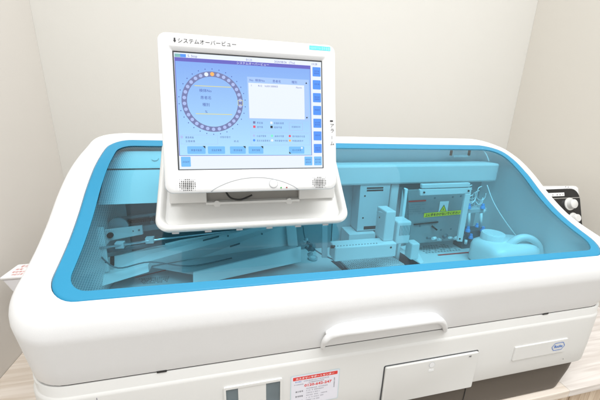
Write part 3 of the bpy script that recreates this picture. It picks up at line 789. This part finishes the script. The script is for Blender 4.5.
# list
rect(b, MP, .1440, .1272, .2565, .2010, h2, E_PALE); rect(b, MP, .1460, .1290, .2475, .1905, h3, E_WHITE)
for x, t_ in ((.148, 'No'), (.158, '検体No'), (.189, '患者名'), (.224, '種別')): text(b, MP, t_, x, .1935, .0052, h3, E_TXT)
text(b, MP, '1', .150, .1845, .0045, h4, E_TXT); text(b, MP, 'R12', .163, .1845, .0045, h4, E_TXT); text(b, MP, '16301300003', .174, .1845, .0045, h4, E_TXT); text(b, MP, 'Norm', .232, .1845, .0045, h4, E_TXT)
b.face([MP.p(.2498, .1935, h3), MP.p(.2535, .1935, h3), MP.p(.2516, .197, h3)], E_DK); b.face([MP.p(.2498, .1335, h3), MP.p(.2516, .130, h3), MP.p(.2535, .1335, h3)], E_DK)
# legends
def frame(x0, y0, x1, y1, m, w=.0006):
    rect(b, MP, x0, y0, x1, y0 + w, h2, m); rect(b, MP, x0, y1 - w, x1, y1, h2, m); rect(b, MP, x0, y0, x0 + w, y1, h2, m); rect(b, MP, x1 - w, y0, x1, y1, h2, m)
frame(.1470, .1045, .2565, .1255, E_PALE); frame(.1470, .0815, .2565, .1030, E_PALE); frame(.2175, .1085, .2435, .1225, E_DOT); frame(.0285, .0825, .0900, .0985, E_PALE)
glyphs(b, MP, .222, .1135, .239, .0034, h2, E_TXT, 5)
for x, y, m, l in ((.1520, .1195, E_RING, 3), (.1520, .1120, E_RED, 3), (.1830, .1195, E_WHITE, 5), (.1830, .1120, E_DK, 4)):
    rect(b, MP, x, y, x + .0042, y + .0042, h2, m); glyphs(b, MP, x + .0065, y, x + .0065 + l * .0037, .0036, h2, E_TXT, l)
for x, y, m, l in ((.1510, .0962, E_DOT, 5), (.1510, .0880, E_BTN, 7), (.1835, .0962, E_GRN, 5), (.1835, .0880, E_WHITE, 7), (.2165, .0962, E_RED, 7), (.2165, .0880, E_OR, 6)):
    disc(b, MP, x + .002, y + .002, .0022, h2, m); glyphs(b, MP, x + .0065, y, x + .0065 + l * .0035, .0034, h2, E_TXT, l)
disc(b, MP, .0305, .0945, .0024, h2, E_DOT); glyphs(b, MP, .036, .0925, .050, .0036, h2, E_TXT, 4); glyphs(b, MP, .036, .0860, .052, .0036, h2, E_TXT, 4)
glyphs(b, MP, .0935, .0935, .1120, .0036, h2, E_TXT, 5); glyphs(b, MP, .117, .0865, .126, .0036, h2, E_TXT, 2)
b.build('screen', MON)
# printed lettering on the bezel
b = B()
PH = .0004
b.face([MP.p(.0262, .2510, PH), MP.p(.0288, .2510, PH), MP.p(.0288, .2560, PH), MP.p(.0262, .2560, PH)], INK)
b.face([MP.p(.0250, .2520, PH * 1.1), MP.p(.0275, .2485, PH * 1.1), MP.p(.0300, .2520, PH * 1.1)], INK)
text(b, MP, 'システムオーバービュー', .0315, .2490, .0088, PH, INK, width=.0955)
b.build('bezel_title', MON)
b = B()
b.face([MP.p(.2965, .1250, PH), MP.p(.3012, .1250, PH), MP.p(.3012, .1276, PH), MP.p(.2965, .1276, PH)], INK)
b.face([MP.p(.2976, .1239, PH * 1.1), MP.p(.2976, .1287, PH * 1.1), MP.p(.2944, .1263, PH * 1.1)], INK)
for k, ch in enumerate('アラ'): text(b, MP, ch, .2988, .1145 - k * .0092, .0088, PH, INK, align='C')
rect(b, MP, .2984, .0925, .2990, .0985, PH, INK); text(b, MP, 'ム', .2988, .0815, .0088, PH, INK, align='C')
b.build('bezel_side_writing', MON)
b = B(); rect(b, MP, .2575, .2535, .2975, .2610, .0003, CYANST); glyphs(b, MP, .259, .2550, .279, .0045, .0005, PALE, 7); glyphs(b, MP, .280, .2545, .2965, .0058, .0005, PALE, 4); b.build('cyan_sticker', MON)
# speaker grilles
for cx_, cy_ in ((.0368, .0125), (.2725, .0115)):
    b = B(); frm = 9
    for i in range(frm):
        for j in range(7):
            x, y = cx_ - .0125 + i * .0031, cy_ - .0092 + j * .0031
            rr = math.hypot((x - cx_) / .0135, (y - cy_) / .0105)
            r_ = .00115 if rr < .6 else (.0009 if rr < 1.0 else .0005)
            if rr < 1.35: disc(b, MP, x, y, r_ * 1.1, .0003, BLACK if rr < 1.0 else GREYINK, 8)
    b.build('speaker_grille', MON)
for cx_ in (.018, .290):
    b = B()
    for i in range(16): disc(b, MP, cx_ + (i % 2) * .0022, .004 + (i // 2) * .0024, .0003, .0003, GREYINK, 5)
    b.build('pin_pattern', MON)
b = B(); disc(b, MP, .1853, .0112, .0082, .0002, INNER2, 32); b.build('button_shade', MON)  # flat grey disc, painted shade round the power button
b = B(); c = MP.p(.1853, .0112, 0)
b.tube([c - MP.n * .002, c + MP.n * .0012, c + MP.n * .0018], [.0072, .0072, .0060], WHITE, 28); smooth_angle(b.build('power_button', MON), 40)
for x, m in ((.1992, LED_G), (.2097, LED_R)):
    b = B(); c = MP.p(x, .0036, 0); b.tube([c - MP.n * .001, c + MP.n * .0008], .0013, m, 12); b.build('indicator_lamp', MON)
# raised arc on the lower bezel
b = B(); P_ = []
for i in range(25):
    t = -1 + 2 * i / 24; P_.append(MP.p(.1530 + t * .078, -.0005 + .024 * (1 - t * t * .96) ** .9 if abs(t) < 1 else 0, -.0001))
b.tube(P_, .0008, INNER2, 6); b.build('bezel_arc', MON)

# tray that carries the monitor
tv = Vector((0, .69, .724)).normalized()
TP = Plane(Vector((-.1395, .548, -.2115)), (1, 0, 0), tv)
TW, TH = .3760, .215
def tr(i, b0=0): return rrpts(i, i + b0, TW - i, TH - i, max(.006, .026 - i * .6), 8)
b = B()
b.rings([[TP.p(x, y, h) for x, y in r_] for r_, h in ((tr(.014), -.020), (tr(.006), -.017), (tr(.001), -.008), (tr(0), -.001), (tr(.0025), .0035), (tr(.006), .005), (tr(.009), .0045), (tr(.0125), .001), (tr(.0150), -.0105), (tr(.019, .003), -.012))], WHITE2, capfirst=True, caplast=True)
ty = b.build('support_tray', MON); smooth_angle(ty, 40)
# back plate rising out of the tray with a slot for the cable
def yz(y, z): return y, z
q = at(255, 207, y=.585)
py_ = .592
s0 = at(207, 205, y=py_); s1 = at(299, 202, y=py_)
b = B()
ztop, zbot = -.120, -.172
x0, x1 = TP.o.x + .022, TP.o.x + TW - .022
sx0, sx1, sz0, sz1 = s0.x, s1.x, (s0.z + s1.z) / 2, -.145
b.box((x0, py_, zbot), (sx0, py_ + .01, ztop), WHITE2, .0015); b.box((sx1, py_, zbot), (x1, py_ + .01, ztop), WHITE2, .0015)
b.box((sx0 - .002, py_ + .0005, zbot), (sx1 + .002, py_ + .0095, sz0), WHITE2, .001)
b.box((sx0 - .002, py_ + .0005, sz1), (sx1 + .002, py_ + .0095, ztop - .001), WHITE2, .001)
b.box((sx0 - .004, py_ + .0105, sz0 - .006), (sx1 + .004, py_ + .03, sz1 + .006), SLOTSHADE)
b.build('back_plate', ty)
b = B()
for px in (217, 289):
    c = at(px, 202, y=py_ + .004); c.z = sz0 + .001; b.tube([c + Vector((0, .006, 0)), c - Vector((0, .003, 0))], .0065, WHITE2, 20)
pieces(b, 'boss', ty)
b = B(); b.tube(bez([at(226, 192, y=py_ + .004), at(231, 198, y=py_ - .001), at(241, 199.5, y=py_ - .002), at(252, 195, y=py_ + .004)], 6), .0018, BLACK, 10); b.build('cable', ty)
b = B()
for k in range(6): c = TP.p(.035 + k * .058, .0015, -.009); b.box(c - Vector((.006, .003, .002)), c + Vector((.006, .002, .0015)), INNER2)
pieces(b, 'clip', ty)
b = B(); b.prism([(.0, .66, -.115), (.0, .69, -.075), (.0, .885, -.030), (.0, .885, -.054), (.0, .70, -.115)], (.09, 0, 0), WHITE2, .003); b.build('support_arm', MON)
b = B(); b.prism([MP.p(.09, .05, -.0455), MP.p(.21, .05, -.0455), MP.p(.21, .16, -.0455), MP.p(.09, .16, -.0455)], (0, .05, -.02), WHITE2, .003); b.build('mount_block', MON)

# ------------------------------------------------------------------ device behind, right
DV = thing('laboratory_device', 'white bench device with glossy black sloping control face behind analyzer at right', 'device', (1.14, .95, ZT))
x0, x1 = .985, 1.252
b = B()
prof = [(.775, -.372), (.822, -.234), (.834, -.229), (1.08, -.288), (1.08, ZT + .012), (.775, ZT + .012)]
b.prism([(x0, y, z) for y, z in prof], (x1 - x0, 0, 0), WHITE, .006); smooth_angle(b.build('housing', DV), 40)
b = B()
for x in (x0 + .03, x1 - .03):
    for y in (.80, 1.05): b.tube([(x, y, ZT + .0005), (x, y, ZT + .013)], .012, BLACK, 16)
pieces(b, 'foot', DV)
DO = Vector((x0, .775, -.372)); dv = (Vector((x0, .822, -.234)) - DO).normalized()
CP = Plane(DO, (1, 0, 0), dv); Lc = .1457
GLB = mat('gloss_black_panel', (.012, .012, .014), .12)
b = B(); b.prism([CP.p(x, y, .0003) for x, y in rrpts(.006, -.05, x1 - x0 - .006, Lc - .002, [.01, .02, .042, .02], 8)], CP.n * .0035, GLB, .0008); pn = b.build('control_panel', DV)
b = B(); u0 = CP.uv(545, 199); u1 = CP.uv(579, 198); b.prism([CP.p(u0[0] - .05, u0[1] - .0012, .004), CP.p(u1[0], u0[1] - .0012, .004), CP.p(u1[0], u0[1] + .0012, .004), CP.p(u0[0] - .05, u0[1] + .0012, .004)], CP.n * .001, STEEL); b.build('trim_line', pn)
b = B(); u0 = CP.uv(551, 196.5); u1 = CP.uv(563, 193); rect(b, CP, u0[0] - .03, u0[1], u1[0], u0[1] + .0125, .0042, PAPER); glyphs(b, CP, u0[0], u0[1] + .003, u1[0] - .004, .005, .0045, INK, 8, .6); b.build('panel_label', pn)
for px, py in ((564.5, 187), (567, 187.3)):
    u = CP.uv(px, py); b = B(); disc(b, CP, u[0], u[1], .0022, .0042, GREYINK); b.build('indicator', pn)
for px, py, r_ in ((568.5, 204, .019), (572, 218, .016)):
    u = CP.uv(px, py); c = CP.p(u[0], u[1], .003)
    b = B(); b.tube([c, c + CP.n * .003, c + CP.n * .0031, c + CP.n * .017, c + CP.n * .019], [r_ * 1.25, r_ * 1.2, r_ * .95, r_ * .85, r_ * .72], WHITE2, 28); smooth_angle(b.build('knob', pn), 40)

# ------------------------------------------------------------------ tapered bin, left
BN = thing('tapered_bin', 'small grey white tapered bin with red printing on its lid', 'bin', (-.48, .84, ZT))
zt_ = -.40
c1 = at(0, 278, z=zt_); c2 = at(10, 266, z=zt_)
yb0, yb1, xb0 = c1.y, c2.y + .005, c1.x
xb1 = xb0 + .19
b = B()
def brect(z, i): return [Vector((x, y, z)) for x, y in rrpts(xb0 + i, yb0 + i * .3, xb1 - i, yb1 - i * .1, .003, 3)]
b.rings([brect(zt_ - .004, .001), brect(-.52, .042), brect(ZT + .001, .055)], BAG, capfirst=True, caplast=True); b.build('bin_body', BN)
b = B(); b.rings([brect(zt_ - .006, -.0015), brect(zt_ - .0008, -.0015), brect(zt_, -.0005)], PAPER, capfirst=True, caplast=True); ld = b.build('bin_lid', BN)
TPn = Plane(Vector((xb0, yb0, zt_)), (1, 0, 0), (0, 1, 0)); Dp = yb1 - yb0
b = B()
glyphs(b, TPn, .012, Dp * .72, .10, Dp * .19, .0004, REDSOFT, 9); 
for k in range(3): glyphs(b, TPn, .010, Dp * (.52 - k * .2), .085 - k * .01, Dp * .12, .0004, REDSOFT, 9, .8)
rect(b, TPn, .088, Dp * .3, .096, Dp * .5, .0004, INK)
b.build('lid_printing', ld)

# ------------------------------------------------------------------ light
w = bpy.data.worlds.new('World'); S.world = w; w.use_nodes = True
bg = w.node_tree.nodes['Background']; bg.inputs[1].default_value = 1.0
_n = w.node_tree.nodes; _l = w.node_tree.links
_tc = _n.new('ShaderNodeTexCoord'); _sx = _n.new('ShaderNodeSeparateXYZ'); _cr = _n.new('ShaderNodeValToRGB'); _mr = _n.new('ShaderNodeMapRange')
_mr.inputs[1].default_value = -1; _mr.inputs[2].default_value = 1
_l.new(_tc.outputs['Generated'], _sx.inputs[0]); _l.new(_sx.outputs['Z'], _mr.inputs[0]); _l.new(_mr.outputs[0], _cr.inputs[0]); _l.new(_cr.outputs[0], bg.inputs[0])
_e = _cr.color_ramp.elements; _e[0].position = .2; _e[0].color = (.46, .455, .45, 1); _e[1].position = .9; _e[1].color = (1.42, 1.43, 1.44, 1)
_q = _e.new(.52); _q.color = (.60, .60, .597, 1)
def area(name, loc, tgt, sx, sy, power, col):
    l = bpy.data.lights.new(name, 'AREA'); l.shape = 'RECTANGLE'; l.size = sx; l.size_y = sy; l.energy = power; l.color = col
    o = bpy.data.objects.new(name, l); COL.objects.link(o); o.location = Vector(loc) + OFF
    o.rotation_euler = (Vector(tgt) - Vector(loc)).to_track_quat('-Z', 'Y').to_euler(); return o
area('ceiling_lamp', (.35, -.15, 1.35), (.35, .3, -.3), 2.0, .7, 26, (.99, 1, 1))

S.render.engine = 'CYCLES'
S.cycles.max_bounces = 10; S.cycles.transparent_max_bounces = 12; S.cycles.diffuse_bounces = 5
S.view_settings.view_transform = 'Standard'; S.view_settings.look = 'None'; S.view_settings.exposure = .14; S.view_settings.gamma = 1
S.render.resolution_x = 1024; S.render.resolution_y = 683
